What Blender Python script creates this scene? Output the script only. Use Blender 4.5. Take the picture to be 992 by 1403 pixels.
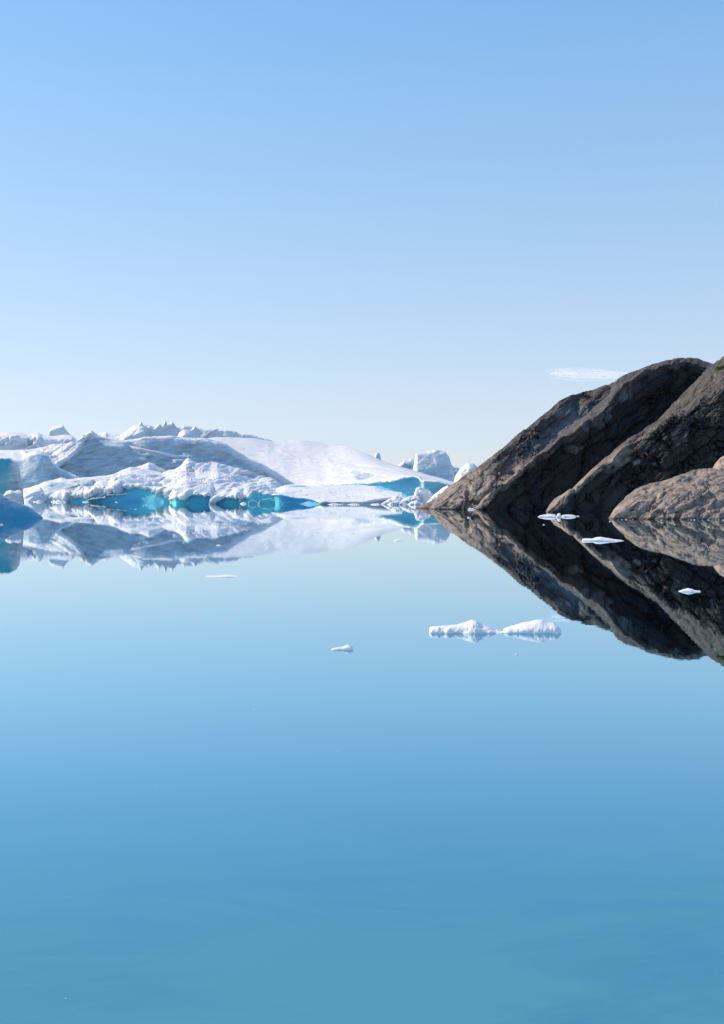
import bpy, math, random
import numpy as np
from mathutils import Vector

for o in list(bpy.data.objects):
    bpy.data.objects.remove(o)
S = bpy.context.scene
COL = S.collection
random.seed(7)

# ------------------------------------------------------------------ camera
CAMH = 3.0          # eye height above the water, metres
F = 1364.0          # focal length in photograph pixels
HOR = 678.0         # row of the horizon in the photograph
CX = 496.0
cam = bpy.data.cameras.new('camera')
cam.sensor_fit = 'VERTICAL'
cam.sensor_height = 36.0
cam.lens = 36.0 * F / 1403.0
cam.shift_y = -(701.5 - HOR) / 1403.0
cam.clip_start = 0.1
cam.clip_end = 60000
camo = bpy.data.objects.new('camera', cam)
camo.location = (0, 0, CAMH)
camo.rotation_euler = (math.radians(90), 0, 0)
COL.objects.link(camo)
S.camera = camo

# ------------------------------------------------------------------ light
SUN_EL, SUN_AZ = math.radians(37), math.radians(-72)     # azimuth from +Y, clockwise
w = bpy.data.worlds.new('World'); S.world = w; w.use_nodes = True
nt = w.node_tree; nt.nodes.clear()
sky = nt.nodes.new('ShaderNodeTexSky'); sky.sky_type = 'NISHITA'
sky.sun_disc = False; sky.sun_elevation = SUN_EL; sky.sun_rotation = SUN_AZ
sky.altitude = 0; sky.air_density = 1.0; sky.dust_density = 0.3; sky.ozone_density = 2.0
hsv = nt.nodes.new('ShaderNodeHueSaturation')
hsv.inputs['Saturation'].default_value = 1.0
bg = nt.nodes.new('ShaderNodeBackground'); bg.inputs['Strength'].default_value = 0.15
ow = nt.nodes.new('ShaderNodeOutputWorld')
nt.links.new(sky.outputs[0], hsv.inputs['Color'])
tc_ = nt.nodes.new('ShaderNodeTexCoord'); sz = nt.nodes.new('ShaderNodeSeparateXYZ')
nt.links.new(tc_.outputs['Generated'], sz.inputs[0])
def skyramp(st):
    rp = nt.nodes.new('ShaderNodeValToRGB')
    while len(rp.color_ramp.elements) < len(st): rp.color_ramp.elements.new(.5)
    for el, (p_, c_) in zip(rp.color_ramp.elements, st): el.position = p_; el.color = tuple(c_) + (1,)
    nt.links.new(sz.outputs['Z'], rp.inputs[0]); return rp.outputs[0]
tint = skyramp([(0.0, (.58, .57, .69)), (.057, (.64, .62, .74)), (.094, (.72, .67, .72)), (.267, (.88, .88, .84)), (.443, (.82, 1., 1.)), (1, (.82, 1., 1.))])
# the paler veil of air near the horizon, even all round
veil = skyramp([(p_, tuple(v / .197 / 5 for v in c_)) for p_, c_ in
    ((0., (.71, .79, .87)), (.04, (.69, .785, .88)), (.094, (.638, .761, .888)), (.2, (.48, .675, .90)), (.267, (.392, .617, .896)), (.443, (.242, .491, .879)), (1., (.13, .34, .74)))])
vs_ = nt.nodes.new('ShaderNodeMix'); vs_.data_type = 'RGBA'; vs_.blend_type = 'MULTIPLY'; vs_.inputs[0].default_value = 1
nt.links.new(veil, vs_.inputs[6]); vs_.inputs[7].default_value = (5, 5, 5, 1)
mu = nt.nodes.new('ShaderNodeMix'); mu.data_type = 'RGBA'; mu.blend_type = 'MULTIPLY'; mu.inputs[0].default_value = 1
nt.links.new(hsv.outputs[0], mu.inputs[6]); nt.links.new(tint, mu.inputs[7])
mv = nt.nodes.new('ShaderNodeMix'); mv.data_type = 'RGBA'; mv.inputs[0].default_value = .6
nt.links.new(mu.outputs[2], mv.inputs[6]); nt.links.new(vs_.outputs[2], mv.inputs[7])
nt.links.new(mv.outputs[2], bg.inputs['Color'])

nt.links.new(bg.outputs[0], ow.inputs['Surface'])
sl = bpy.data.lights.new('sun', 'SUN'); sl.energy = 3.25; sl.angle = math.radians(0.53)
sl.color = (1.0, 0.85, 0.68)
so = bpy.data.objects.new('sun', sl); COL.objects.link(so)
sd = Vector((math.sin(SUN_AZ) * math.cos(SUN_EL), math.cos(SUN_AZ) * math.cos(SUN_EL), math.sin(SUN_EL)))
so.rotation_euler = sd.to_track_quat('Z', 'Y').to_euler()
so.location = (-60, 60, 90)
S.view_settings.view_transform = 'Standard'; S.view_settings.look = 'None'
S.view_settings.exposure = 0.45; S.view_settings.gamma = 1.0

# ------------------------------------------------------------------ numpy noise
_rs = np.random.RandomState(11)
_perm = _rs.permutation(256); _perm = np.concatenate([_perm, _perm, _perm])
_g = _rs.normal(size=(256, 3)); _g /= np.linalg.norm(_g, axis=1)[:, None]
def perlin(p):
    i = np.floor(p).astype(np.int64); f = p - i; i &= 255
    u = f * f * f * (f * (f * 6 - 15) + 10)
    out = 0
    for dx in (0, 1):
        wx = u[:, 0] if dx else 1 - u[:, 0]
        for dy in (0, 1):
            wy = u[:, 1] if dy else 1 - u[:, 1]
            for dz in (0, 1):
                wz = u[:, 2] if dz else 1 - u[:, 2]
                h = _perm[_perm[_perm[i[:, 0] + dx] + i[:, 1] + dy] + i[:, 2] + dz]
                d = f - np.array([dx, dy, dz])
                out = out + wx * wy * wz * np.einsum('ij,ij->i', _g[h], d)
    return out * 1.5
def fbm(p, octv=5, rough=0.5, kind='f'):
    a, s, t = 1.0, 0.0, 0.0
    for k in range(octv):
        n = perlin(p * (2.03 ** k) + 17.3 * k)
        if kind == 'r': n = 1 - 2.2 * np.abs(n)
        if kind == 'b': n = 2.2 * np.abs(n) - .5
        s = s + a * n; t += a; a *= rough
    return s / t

def worley(p):
    i = np.floor(p).astype(np.int64); best = np.full(len(p), 9.); sec = best.copy(); rid = np.zeros(len(p))
    for dx in (-1, 0, 1):
        for dy in (-1, 0, 1):
            for dz in (-1, 0, 1):
                c = i + np.array([dx, dy, dz]); q = c & 255
                h = _perm[_perm[_perm[q[:, 0]] + q[:, 1]] + q[:, 2]]
                o = c + .5 + _g[h] * .45
                d = np.linalg.norm(p - o, axis=1); new = d < best
                sec = np.where(new, best, np.minimum(sec, d)); rid = np.where(new, h / 255., rid); best = np.minimum(best, d)
    return sec - best, rid
def blocks(p):          # broken slabs: each at its own height, with cracks between
    q = p + .35 * np.stack([fbm(p * 1.1 + k * 31, 3) for k in range(3)], -1)
    e, r = worley(q); e2, r2 = worley(q * 2.3 + 9)
    return (r - .5) - .8 * np.clip(1 - e / .12, 0, 1) + .4 * ((r2 - .5) - .7 * np.clip(1 - e2 / .12, 0, 1))

def warp(p, a, f):
    return p + a * np.stack([fbm(p * f + 31.7 * k, 3) for k in range(3)], -1)
def sheets(p):          # overlapping layers of uneven thickness, each with a sharp lower lip
    q = warp(p, 1.6, .35); u = q[:, 2] + .5 * perlin(q * .9 + 3); i = np.floor(u); f = u - i
    h = _g[(i.astype(np.int64) * 7) & 255][:, 0]; h2 = np.abs(_g[(i.astype(np.int64) * 13 + 5) & 255][:, 1])
    d = np.where(f < .12, f / .12, (1 - f) / .88)
    return (d - .5) * (.2 + h2) * np.clip(.35 + 2.2 * fbm(p * .55 + 40, 3), 0, 1.3) + .25 * h * 0
def ridges(p):          # soft irregular ribs
    q = warp(p, .9, .5)
    n = 1 - 2.4 * np.abs(perlin(q)); n2 = 1 - 2.4 * np.abs(perlin(q * 2.1 + 8))
    return (n + .4 * n2 * np.clip(n + .5, 0, 1)) * np.clip(.55 + 1.6 * perlin(p * .4 + 60), .1, 1.2)
def cracks(p):          # narrow irregular fractures
    n = fbm(p, 4); k = fbm(p * .4 + 77, 2)
    return -np.clip(1 - np.abs(n) / .05, 0, 1) * np.clip(.6 + k * 2, 0, 1)
NK = {'v': blocks, 's': sheets, 'c': cracks, 'w': ridges, 'g': lambda p: fbm(warp(p, .8, .6), 3, .45)}

# ------------------------------------------------------------------ object helpers
def tag(o, label=None, cat=None, group=None, kind=None):
    if label: o['label'] = label
    if cat: o['category'] = cat
    if group: o['group'] = group
    if kind: o['kind'] = kind
    return o
def link(name, me, mat, parent=None):
    o = bpy.data.objects.new(name, me); COL.objects.link(o)
    if mat: me.materials.append(mat)
    if parent: o.parent = parent
    return o
def empty(name, px, D, label, cat, group=None):
    o = bpy.data.objects.new(name, None); COL.objects.link(o)
    o.location = ((px - CX) / F * D, D, 0); o.empty_display_size = 1
    tag(o, label, cat, group); ORG[o.name] = Vector(o.location)
    return o
ORG = {}
def wpos(x, y, D):
    return np.stack([(x - CX) / F * D, D, CAMH + (HOR - y) / F * D], -1)
def shore(y):       # distance of a water line seen in row y
    return CAMH * F / (y - HOR)

def rock_dir(a):    # unit frame turned by a about Y, for layered grain in the XZ plane
    c, s = math.cos(a), math.sin(a)
    return np.array([[c, 0, s], [0, 1, 0], [-s, 0, c]])

def plumb(rails, lean=(-.2, .1, .5)):
    """stand the last three rails under the second one, so that the wall hangs plumb or slightly undercut"""
    xs = [p[0] for p in rails[1]]; ds = [p[2] for p in rails[1]]
    for r, l in zip(rails[2:], lean):
        for i, p in enumerate(r): r[i] = (p[0], p[1], float(np.interp(p[0], xs, ds)) + l) + tuple(p[3:])
    return rails

def mass(name, rails, mat, parent=None, thick=60, noise=(), step=0.8, vs=1.3, smooth=2, spots=(),
         bottom=-2.0, dsm=6, edge=.2, jit=0, ysm=0, x0=None, x1=None, seed=0, backfade=0.6, usm=1):
    """One solid body of rock or ice. rails run from the crest (first) down its near side; each point is
    (direction column, row, distance, clearness with painted shade, turquoise, roughness); row None = below the water line."""
    xs0 = min(r[0][0] for r in rails) if x0 is None else x0
    xs1 = max(r[-1][0] for r in rails) if x1 is None else x1
    n = max(8, int((xs1 - xs0) / step)) + 1
    X = np.linspace(xs0, xs1, n)
    R = []
    lst = lambda v: list(v) if isinstance(v, (list, tuple)) else [v] * len(rails)
    for r, dsm, ysm in zip(rails, lst(dsm), lst(ysm)):
        q = [tuple(p) + (0, 0, 1)[len(p) - 3:] if len(p) < 6 else tuple(p) for p in r]
        xp = [p[0] for p in q]
        D = np.interp(X, xp, [p[2] for p in q])
        if dsm:                                        # depth varies smoothly along the body
            kk = int(dsm / step); ker = np.hanning(2 * kk + 3)[1:-1]; ker /= ker.sum()
            D = np.convolve(np.pad(D, kk, mode='edge'), ker, 'valid')
        if q[0][1] is None:
            z = np.full(n, bottom); y = HOR + (CAMH - z) / D * F
        else:
            y = np.interp(X, xp, [p[1] for p in q])
        if q[0][1] is not None:
            if ysm:
                kk = int(ysm / step); ker = np.hanning(2 * kk + 3)[1:-1]; ker /= ker.sum()
                y = np.convolve(np.pad(y, kk, mode='edge'), ker, 'valid')
            if jit and r is not rails[0]:
                o1 = np.zeros((len(X), 3)); o1[:, 0] = X; o1[:, 1] = seed * 3.3 + q[0][2] * .37
                cl_ = np.clip((X - xs0) / 60, 0, 1)
                y = y + cl_ * jit * 2.2 * fbm(o1 / [38, 1, 1], 4); D = D + cl_ * jit * .12 * fbm(o1 / [30, 1, 1] + 9, 3)
        P = wpos(X, y, D)
        P[:, 2] = np.maximum(P[:, 2], bottom)
        R.append((P, y, np.stack([np.interp(X, xp, [p[k] for p in q]) for k in (3, 4, 5)], -1)))
    # a back side, so that the body is solid
    c = R[0][0]; Dc = c[:, 1]
    b1 = c.copy(); b1[:, 0] *= (Dc + thick * .55) / Dc; b1[:, 1] += thick * .55; b1[:, 2] = c[:, 2] * backfade
    b2 = c.copy(); b2[:, 0] *= (Dc + thick) / Dc; b2[:, 1] += thick; b2[:, 2] = bottom
    att0 = R[0][2]
    rows, atts = [], []
    for a, b, m in ((b2, b1, 8), (b1, c, 12)):
        for k in range(m):
            t = k / m; rows.append(a * (1 - t) + b * t); atts.append(att0)
    R[0][2][:, 2] *= edge; R[1][2][:, 2] *= (1 + edge) / 2
    for i in range(len(R) - 1):
        dy = np.abs(np.clip(R[i][1], 0, 760) - np.clip(R[i + 1][1], 0, 760)).max()
        m = int(max(4, min(110, dy * vs)))
        for k in range(m):
            t = k / m
            rows.append(R[i][0] * (1 - t) + R[i + 1][0] * t); atts.append(R[i][2] * (1 - t) + R[i + 1][2] * t)
    rows.append(R[-1][0]); atts.append(R[-1][2])
    G = np.array(rows); A = np.array(atts)             # (m, n, 3)
    m = G.shape[0]
    for k in range(smooth):
        G[1:-1] = G[1:-1] * .5 + (G[:-2] + G[2:]) * .25
    for k in range(usm):
        G[:, 1:-1] = G[:, 1:-1] * .5 + (G[:, :-2] + G[:, 2:]) * .25
    s = float(np.mean(G[m // 2:, :, 1])) / F           # metres per photograph pixel here
    def normals(G):
        gu = np.gradient(G, axis=1); gv = np.gradient(G, axis=0)
        N = np.cross(gv, gu); L = np.linalg.norm(N, axis=2, keepdims=True); L[L == 0] = 1
        return N / L
    # outward check
    N = normals(G)
    if N[m // 2:, :, 1].mean() > 0: N = -N; flip = True
    else: flip = False
    for sp in spots:                                   # hollows, stained patches and painted shade
        sx, sy, rx, ry, push, cc, tt = sp
        px = CX + G[..., 0] / G[..., 1] * F; py = HOR - (G[..., 2] - CAMH) / G[..., 1] * F
        nn = fbm(np.stack([px / rx * .8, py / ry * .5, px * 0 + sx], -1).reshape(-1, 3) + 50, 4).reshape(px.shape)
        rr = ((px - sx) / rx) ** 2 + ((py - sy) / ry) ** 2 + (1.8 if mat.name[:4] != 'glac' else .8) * nn
        wgt = 1 / (1 + np.exp(np.clip((rr - .7) * 6, -30, 30)))
        G[..., 1] += wgt * push * s
        A = A.copy()
        if cc >= 0: A[..., 0] = A[..., 0] * (1 - wgt) + cc * wgt
        A[..., 1] = A[..., 1] * (1 - wgt) + tt * wgt
    A = A.copy(); A[..., 2] *= 1 - .75 * np.clip((A[..., 0] - .45) / .3, 0, 1) * 1.15 * (mat.name[:4] == 'glac')
    for nz in noise:
        kind, amp, sc = nz[:3]
        M = rock_dir(nz[3]) if len(nz) > 3 else np.eye(3)
        st = np.array(nz[4]) if len(nz) > 4 else np.ones(3)
        N = normals(G); N = -N if flip else N
        p = (G.reshape(-1, 3) / s) @ M.T / sc / st + seed * 13.7 + 100
        d = NK.get(kind, lambda q: fbm(q, 5, .52, kind))(p).reshape(m, n)
        wt = A[..., 2]
        if len(nz) > 5:                                # only between these two directions
            px = CX + G[..., 0] / G[..., 1] * F; wt = wt * np.clip((px - nz[5][0]) / 8, 0, 1) * np.clip((nz[5][1] - px) / 8, 0, 1)
        G = G + N * (d * amp * s * wt)[..., None]
    V = G.reshape(-1, 3)
    org = np.array([(np.mean([xs0, xs1]) - CX) / F * np.mean(Dc), np.mean(Dc), 0.0])
    if parent: org = np.array(ORG[parent.name])
    V = V - org
    idx = np.arange(m * n).reshape(m, n)
    a, b, c_, d_ = idx[:-1, :-1], idx[:-1, 1:], idx[1:, 1:], idx[1:, :-1]
    Q = np.stack([a, b, c_, d_] if flip else [a, d_, c_, b], -1).reshape(-1, 4)
    e0, e1 = idx[:, 0], idx[:, -1]
    if flip: e0 = e0[::-1]
    else: e1 = e1[::-1]
    e0 = e0[::-1]; e1 = e1[::-1]
    nq = len(Q)
    me = bpy.data.meshes.new(name)
    me.vertices.add(len(V)); me.vertices.foreach_set('co', V.astype(np.float32).ravel())
    loops = np.concatenate([Q.ravel(), e0, e1])
    me.loops.add(len(loops)); me.loops.foreach_set('vertex_index', loops.astype(np.int32))
    me.polygons.add(nq + 2)
    st_ = np.concatenate([np.arange(nq) * 4, [nq * 4, nq * 4 + len(e0)]])
    me.polygons.foreach_set('loop_start', st_.astype(np.int32))
    me.polygons.foreach_set('use_smooth', np.ones(nq + 2, dtype=bool))
    ca = me.color_attributes.new('ice', 'FLOAT_COLOR', 'POINT')
    cd = np.concatenate([A.reshape(-1, 3), np.ones((m * n, 1))], 1)
    ca.data.foreach_set('color', cd.astype(np.float32).ravel())
    me.update(calc_edges=True); me.validate()
    o = link(name, me, mat, parent)
    if not parent: o.location = Vector(org)
    return o

# ------------------------------------------------------------------ materials
def newmat(name):
    m = bpy.data.materials.new(name); m.use_nodes = True
    t = m.node_tree; b = t.nodes['Principled BSDF']
    return m, t, b
def N_(t, typ, **kw):
    n = t.nodes.new(typ)
    for k, v in kw.items():
        if k in n.inputs.keys(): n.inputs[k].default_value = v
        else: setattr(n, k, v)
    return n
def mixc(t, fac, a, b, blend='MIX'):
    n = t.nodes.new('ShaderNodeMix'); n.data_type = 'RGBA'; n.blend_type = blend
    for sock, v in ((n.inputs[0], fac), (n.inputs[6], a), (n.inputs[7], b)):
        if isinstance(v, (int, float)): sock.default_value = v
        elif isinstance(v, tuple): sock.default_value = v + (1,) if len(v) == 3 else v
        else: t.links.new(v, sock)
    return n.outputs[2]
def ramp(t, fac, stops):
    r = t.nodes.new('ShaderNodeValToRGB'); e = r.color_ramp.elements
    while len(e) < len(stops): e.new(.5)
    for i, (p, c) in enumerate(stops):
        e[i].position = p; e[i].color = c + (1,) if isinstance(c, tuple) else (c, c, c, 1)
    t.links.new(fac, r.inputs[0]); return r.outputs[0]
def coords(t, scale, rot=(0, 0, 0), loc=(0, 0, 0)):
    g = t.nodes.new('ShaderNodeNewGeometry'); mp = t.nodes.new('ShaderNodeMapping')
    mp.inputs['Scale'].default_value = scale if isinstance(scale, tuple) else (scale,) * 3
    mp2 = t.nodes.new('ShaderNodeMapping'); mp2.inputs['Rotation'].default_value = rot
    mp2.inputs['Location'].default_value = loc
    t.links.new(g.outputs['Position'], mp2.inputs[0]); t.links.new(mp2.outputs[0], mp.inputs[0])
    return mp.outputs[0]
def noise_(t, co, scale=1.0, detail=6, rough=.55, dist=0.0):
    n = N_(t, 'ShaderNodeTexNoise', Scale=scale, Detail=detail, Roughness=rough, Distortion=dist)
    t.links.new(co, n.inputs['Vector']); return n.outputs['Fac']

_ice = {}
def ice(D, dirt=0.25, bump=0.5, rough=.55, tone=1.0, deep=1.0):
    """snow-covered ice; D is how far the body stands, and sets the size of its grain"""
    key = (D, dirt, bump, rough, tone, deep)
    if key in _ice: return _ice[key]
    m, t, b = newmat('glacier_ice')
    s = D / F
    att = N_(t, 'ShaderNodeAttribute', attribute_name='ice')
    sep = t.nodes.new('ShaderNodeSeparateColor'); t.links.new(att.outputs['Color'], sep.inputs[0])
    co = coords(t, 1 / (14 * s))
    co2 = coords(t, (1 / (30 * s), 1 / (30 * s), 1 / (5 * s)), (0, .25, 0))
    n1 = noise_(t, co, 1, 7, .6, .3)
    n2 = noise_(t, co2, 1, 6, .6, .5)
    snow = mixc(t, ramp(t, n1, [(.3, 0.), (.75, 1.)]), (.74 * tone, .715 * tone, .72 * tone), (.88 * tone, .835 * tone, .81 * tone))
    snow = mixc(t, ramp(t, n2, [(.50, 0.), (.72, dirt)]), snow, (.44, .37, .33))
    blue = mixc(t, sep.outputs['Green'], (.07, .37, .60), (.13, .66, .66))
    blue = mixc(t, ramp(t, n2, [(.3, 0.), (.75, .3)]), blue, (.20, .46, .60))
    mul = t.nodes.new('ShaderNodeMath'); mul.operation = 'MULTIPLY_ADD'
    t.links.new(n1, mul.inputs[0]); mul.inputs[1].default_value = .5; mul.inputs[2].default_value = -.25
    add = t.nodes.new('ShaderNodeMath'); add.operation = 'ADD'; add.use_clamp = True
    cl = ramp(t, sep.outputs['Red'], [(0., 0.), (1., 1.)])
    # the breakup only acts where the ice is partly clear or greyed as shade
    par = t.nodes.new('ShaderNodeMath'); par.operation = 'MULTIPLY'
    sm = N_(t, 'ShaderNodeMath', operation='MULTIPLY'); t.links.new(sep.outputs['Red'], sm.inputs[0]); sm.inputs[1].default_value = 1.6; sm.use_clamp = True
    t.links.new(mul.outputs[0], par.inputs[0]); t.links.new(sm.outputs[0], par.inputs[1])
    t.links.new(sep.outputs['Red'], add.inputs[0]); t.links.new(par.outputs[0], add.inputs[1])
    grey = mixc(t, sep.outputs['Green'], (.50, .55, .60), (.46, .59, .61))  # greyer tone of shaded ice faces, painted into the base colour
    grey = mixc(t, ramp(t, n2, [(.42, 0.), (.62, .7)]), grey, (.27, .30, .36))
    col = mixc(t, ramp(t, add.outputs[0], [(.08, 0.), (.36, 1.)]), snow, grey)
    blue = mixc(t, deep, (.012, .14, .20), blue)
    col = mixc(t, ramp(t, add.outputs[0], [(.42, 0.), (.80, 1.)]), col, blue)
    t.links.new(col, b.inputs['Base Color'])
    b.inputs['Roughness'].default_value = rough
    b.inputs['Specular IOR Level'].default_value = .3
    sw = N_(t, 'ShaderNodeMath', operation='MULTIPLY'); t.links.new(sep.outputs['Red'], sw.inputs[0]); sw.inputs[1].default_value = .5
    t.links.new(sw.outputs[0], b.inputs['Subsurface Weight'])
    b.inputs['Subsurface Radius'].default_value = (.25, .8, 1.0); b.inputs['Subsurface Scale'].default_value = 10 * s
    n3 = noise_(t, coords(t, 1 / (9 * s)), 1, 5, .55, .6)
    bp = N_(t, 'ShaderNodeBump', Strength=bump * .6, Distance=1.3 * s)
    t.links.new(n3, bp.inputs['Height']); t.links.new(bp.outputs[0], b.inputs['Normal'])
    _ice[key] = m
    return m

def rock(name, D, light, dark, tan=(.30, .23, .185), ang=-.66, bump=.55, stain=.6, trim=None):
    m, t, b = newmat(name); s = D / F
    att = N_(t, 'ShaderNodeAttribute', attribute_name='ice')
    sep = t.nodes.new('ShaderNodeSeparateColor'); t.links.new(att.outputs['Color'], sep.inputs[0])
    co = coords(t, (1 / (60 * s), 1 / (30 * s), 1 / (12 * s)), (0, ang, 0))
    cb = coords(t, 1 / (38 * s))
    n1 = noise_(t, co, 1, 9, .62, .5); n2 = noise_(t, cb, 1, 6, .55, .6)
    n3 = noise_(t, coords(t, 1 / (5 * s)), 1, 6, .6)
    c = mixc(t, ramp(t, n1, [(.32, 0.), (.66, 1.)]), dark, light)
    c = mixc(t, ramp(t, n2, [(.45, 0.), (.60, stain)]), c, tan)
    c = mixc(t, ramp(t, n3, [(.32, .22), (.5, 0.)]), c, tuple(v * .45 for v in dark))
    if trim:                          # above the trim line the rock is overgrown with black lichen
        g0 = t.nodes.new('ShaderNodeNewGeometry'); s0 = t.nodes.new('ShaderNodeSeparateXYZ'); t.links.new(g0.outputs['Position'], s0.inputs[0])
        h0 = N_(t, 'ShaderNodeMapRange'); t.links.new(s0.outputs['Z'], h0.inputs[0])
        for i, v in zip((1, 2, 3, 4), (trim[0], trim[1], -.18, .62)): h0.inputs[i].default_value = v
        h1 = N_(t, 'ShaderNodeMath', operation='MULTIPLY_ADD'); t.links.new(n2, h1.inputs[0]); h1.inputs[1].default_value = 1.3; t.links.new(h0.outputs[0], h1.inputs[2])
        c = mixc(t, ramp(t, h1.outputs[0], [(.55, 0.), (1., .85)]), c, (.052, .048, .046))
    sk = noise_(t, coords(t, (1 / (9 * s), 1 / (9 * s), 1 / (80 * s))), 1, 5, .6, .3)      # seepage streaks down the faces
    c = mixc(t, ramp(t, sk, [(.50, 0.), (.64, .6)]), c, (.035, .031, .030))
    c = mixc(t, ramp(t, sk, [(.26, .5), (.40, 0.)]), c, tuple(min(1, v * 1.1) for v in light))
    # pale bluish washed faces and dark wall stains, painting in the walls' shade too
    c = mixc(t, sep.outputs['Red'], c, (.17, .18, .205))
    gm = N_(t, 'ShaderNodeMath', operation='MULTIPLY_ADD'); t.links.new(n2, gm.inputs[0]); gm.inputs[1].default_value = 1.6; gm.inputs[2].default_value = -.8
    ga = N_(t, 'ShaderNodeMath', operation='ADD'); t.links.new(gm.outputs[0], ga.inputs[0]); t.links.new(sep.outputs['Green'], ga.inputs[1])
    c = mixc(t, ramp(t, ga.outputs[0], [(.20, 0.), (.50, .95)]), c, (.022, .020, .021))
    # wet, ice-scoured band just above the water
    g = t.nodes.new('ShaderNodeNewGeometry'); sx = t.nodes.new('ShaderNodeSeparateXYZ')
    t.links.new(g.outputs['Position'], sx.inputs[0])
    mr = N_(t, 'ShaderNodeMapRange'); mr.inputs[1].default_value = .02; mr.inputs[2].default_value = .35
    mr.inputs[3].default_value = .75; mr.inputs[4].default_value = 0
    t.links.new(sx.outputs['Z'], mr.inputs[0])
    c = mixc(t, mr.outputs[0], c, (.03, .028, .027))
    t.links.new(c, b.inputs['Base Color'])
    b.inputs['Roughness'].default_value = .72; b.inputs['Specular IOR Level'].default_value = .25
    nb = noise_(t, coords(t, (1 / (18 * s), 1 / (9 * s), 1 / (5 * s)), (0, ang, 0)), 1, 9, .65, .4)
    bp = N_(t, 'ShaderNodeBump', Strength=bump, Distance=2.6 * s)
    t.links.new(nb, bp.inputs['Height'])
    cr = t.nodes.new('ShaderNodeTexVoronoi'); cr.feature = 'DISTANCE_TO_EDGE'; cr.inputs['Scale'].default_value = 1
    t.links.new(coords(t, (1 / (55 * s), 1 / (20 * s), 1 / (14 * s)), (0, ang, 0)), cr.inputs['Vector'])
    bp2 = N_(t, 'ShaderNodeBump', Strength=.5, Distance=1.5 * s)
    t.links.new(ramp(t, cr.outputs['Distance'], [(0., 0.), (.09, 1.)]), bp2.inputs['Height'])
    t.links.new(bp.outputs[0], bp2.inputs['Normal']); t.links.new(bp2.outputs[0], b.inputs['Normal'])
    return m

# ------------------------------------------------------------------ water: one sheet to the horizon
def make_water():
    m, t, b = newmat('calm_glacial_water')
    g = t.nodes.new('ShaderNodeNewGeometry'); sx = t.nodes.new('ShaderNodeSeparateXYZ')
    t.links.new(g.outputs['Position'], sx.inputs[0])
    mr = N_(t, 'ShaderNodeMapRange', interpolation_type='SMOOTHSTEP')   # shallow silty water by the near shore, deep beyond
    for i, v in zip((1, 2, 3, 4), (4.5, 16.0, 0.0, 1.0)): mr.inputs[i].default_value = v
    t.links.new(sx.outputs['Y'], mr.inputs[0])
    body = ramp(t, mr.outputs[0], [(0., (.09, .29, .31)), (1., (.03, .16, .24))])
    nz = noise_(t, coords(t, (.35, .9, 1)), 1, 6, .62, 1.2)
    mx = N_(t, 'ShaderNodeMapRange'); t.links.new(sx.outputs['X'], mx.inputs[0])
    for i, v in zip((1, 2, 3, 4), (-3., 2.5, .4, 1.)): mx.inputs[i].default_value = v
    f = N_(t, 'ShaderNodeMath', operation='MULTIPLY')
    t.links.new(ramp(t, nz, [(.44, 0.), (.74, .85)]), f.inputs[0]); t.links.new(mx.outputs[0], f.inputs[1])
    body = mixc(t, f.outputs[0], body, (.045, .18, .29))                 # darker weed beds on the bottom
    out = t.nodes['Material Output']; t.nodes.remove(b)
    n1 = noise_(t, coords(t, (.8, 1.6, 1)), 1, 3, .5)
    bp = N_(t, 'ShaderNodeBump', Strength=.3, Distance=.0015)
    t.links.new(n1, bp.inputs['Height'])
    n2 = noise_(t, coords(t, (.05, .09, 1)), 1, 3, .5)
    bp2 = N_(t, 'ShaderNodeBump', Strength=.3, Distance=.007)
    t.links.new(n2, bp2.inputs['Height']); t.links.new(bp.outputs[0], bp2.inputs['Normal'])
    fr = N_(t, 'ShaderNodeFresnel', IOR=1.333); t.links.new(bp2.outputs[0], fr.inputs['Normal'])
    # surface mirror, plus the blue-green return of the silty water beneath it
    gl = N_(t, 'ShaderNodeBsdfGlossy', Roughness=.012); t.links.new(bp2.outputs[0], gl.inputs['Normal'])
    t.links.new(mixc(t, fr.outputs[0], (.30, .64, .75), (1., 1., 1.)), gl.inputs['Color'])
    df = N_(t, 'ShaderNodeBsdfDiffuse'); t.links.new(body, df.inputs['Color'])
    k = ramp(t, mr.outputs[0], [(0., .80), (.3, .42), (.6, .15), (1., .0)])
    inv = N_(t, 'ShaderNodeMath', operation='SUBTRACT'); inv.inputs[0].default_value = 1; t.links.new(fr.outputs[0], inv.inputs[1])
    kk = N_(t, 'ShaderNodeMath', operation='MULTIPLY'); t.links.new(k, kk.inputs[0]); t.links.new(inv.outputs[0], kk.inputs[1])
    ms = t.nodes.new('ShaderNodeMixShader'); t.links.new(kk.outputs[0], ms.inputs[0])
    t.links.new(gl.outputs[0], ms.inputs[1]); t.links.new(df.outputs[0], ms.inputs[2]); t.links.new(ms.outputs[0], out.inputs['Surface'])
    me = bpy.data.meshes.new('water'); R = 30000
    me.from_pydata([(-R, -R, 0), (R, -R, 0), (R, R, 0), (-R, R, 0)], [], [(0, 1, 2, 3)])
    tag(link('water', me, m), 'calm blue glacial water mirroring the ice and rocks', kind='structure')
make_water()

# ================================================================== ICE, far to near
NF = [('f', 3.0, 22), ('r', 1.0, 7)]
NR = [('f', 4.0, 26), ('r', 2.2, 9, .7, (3, 1, 1)), ('f', .8, 3)]

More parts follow.
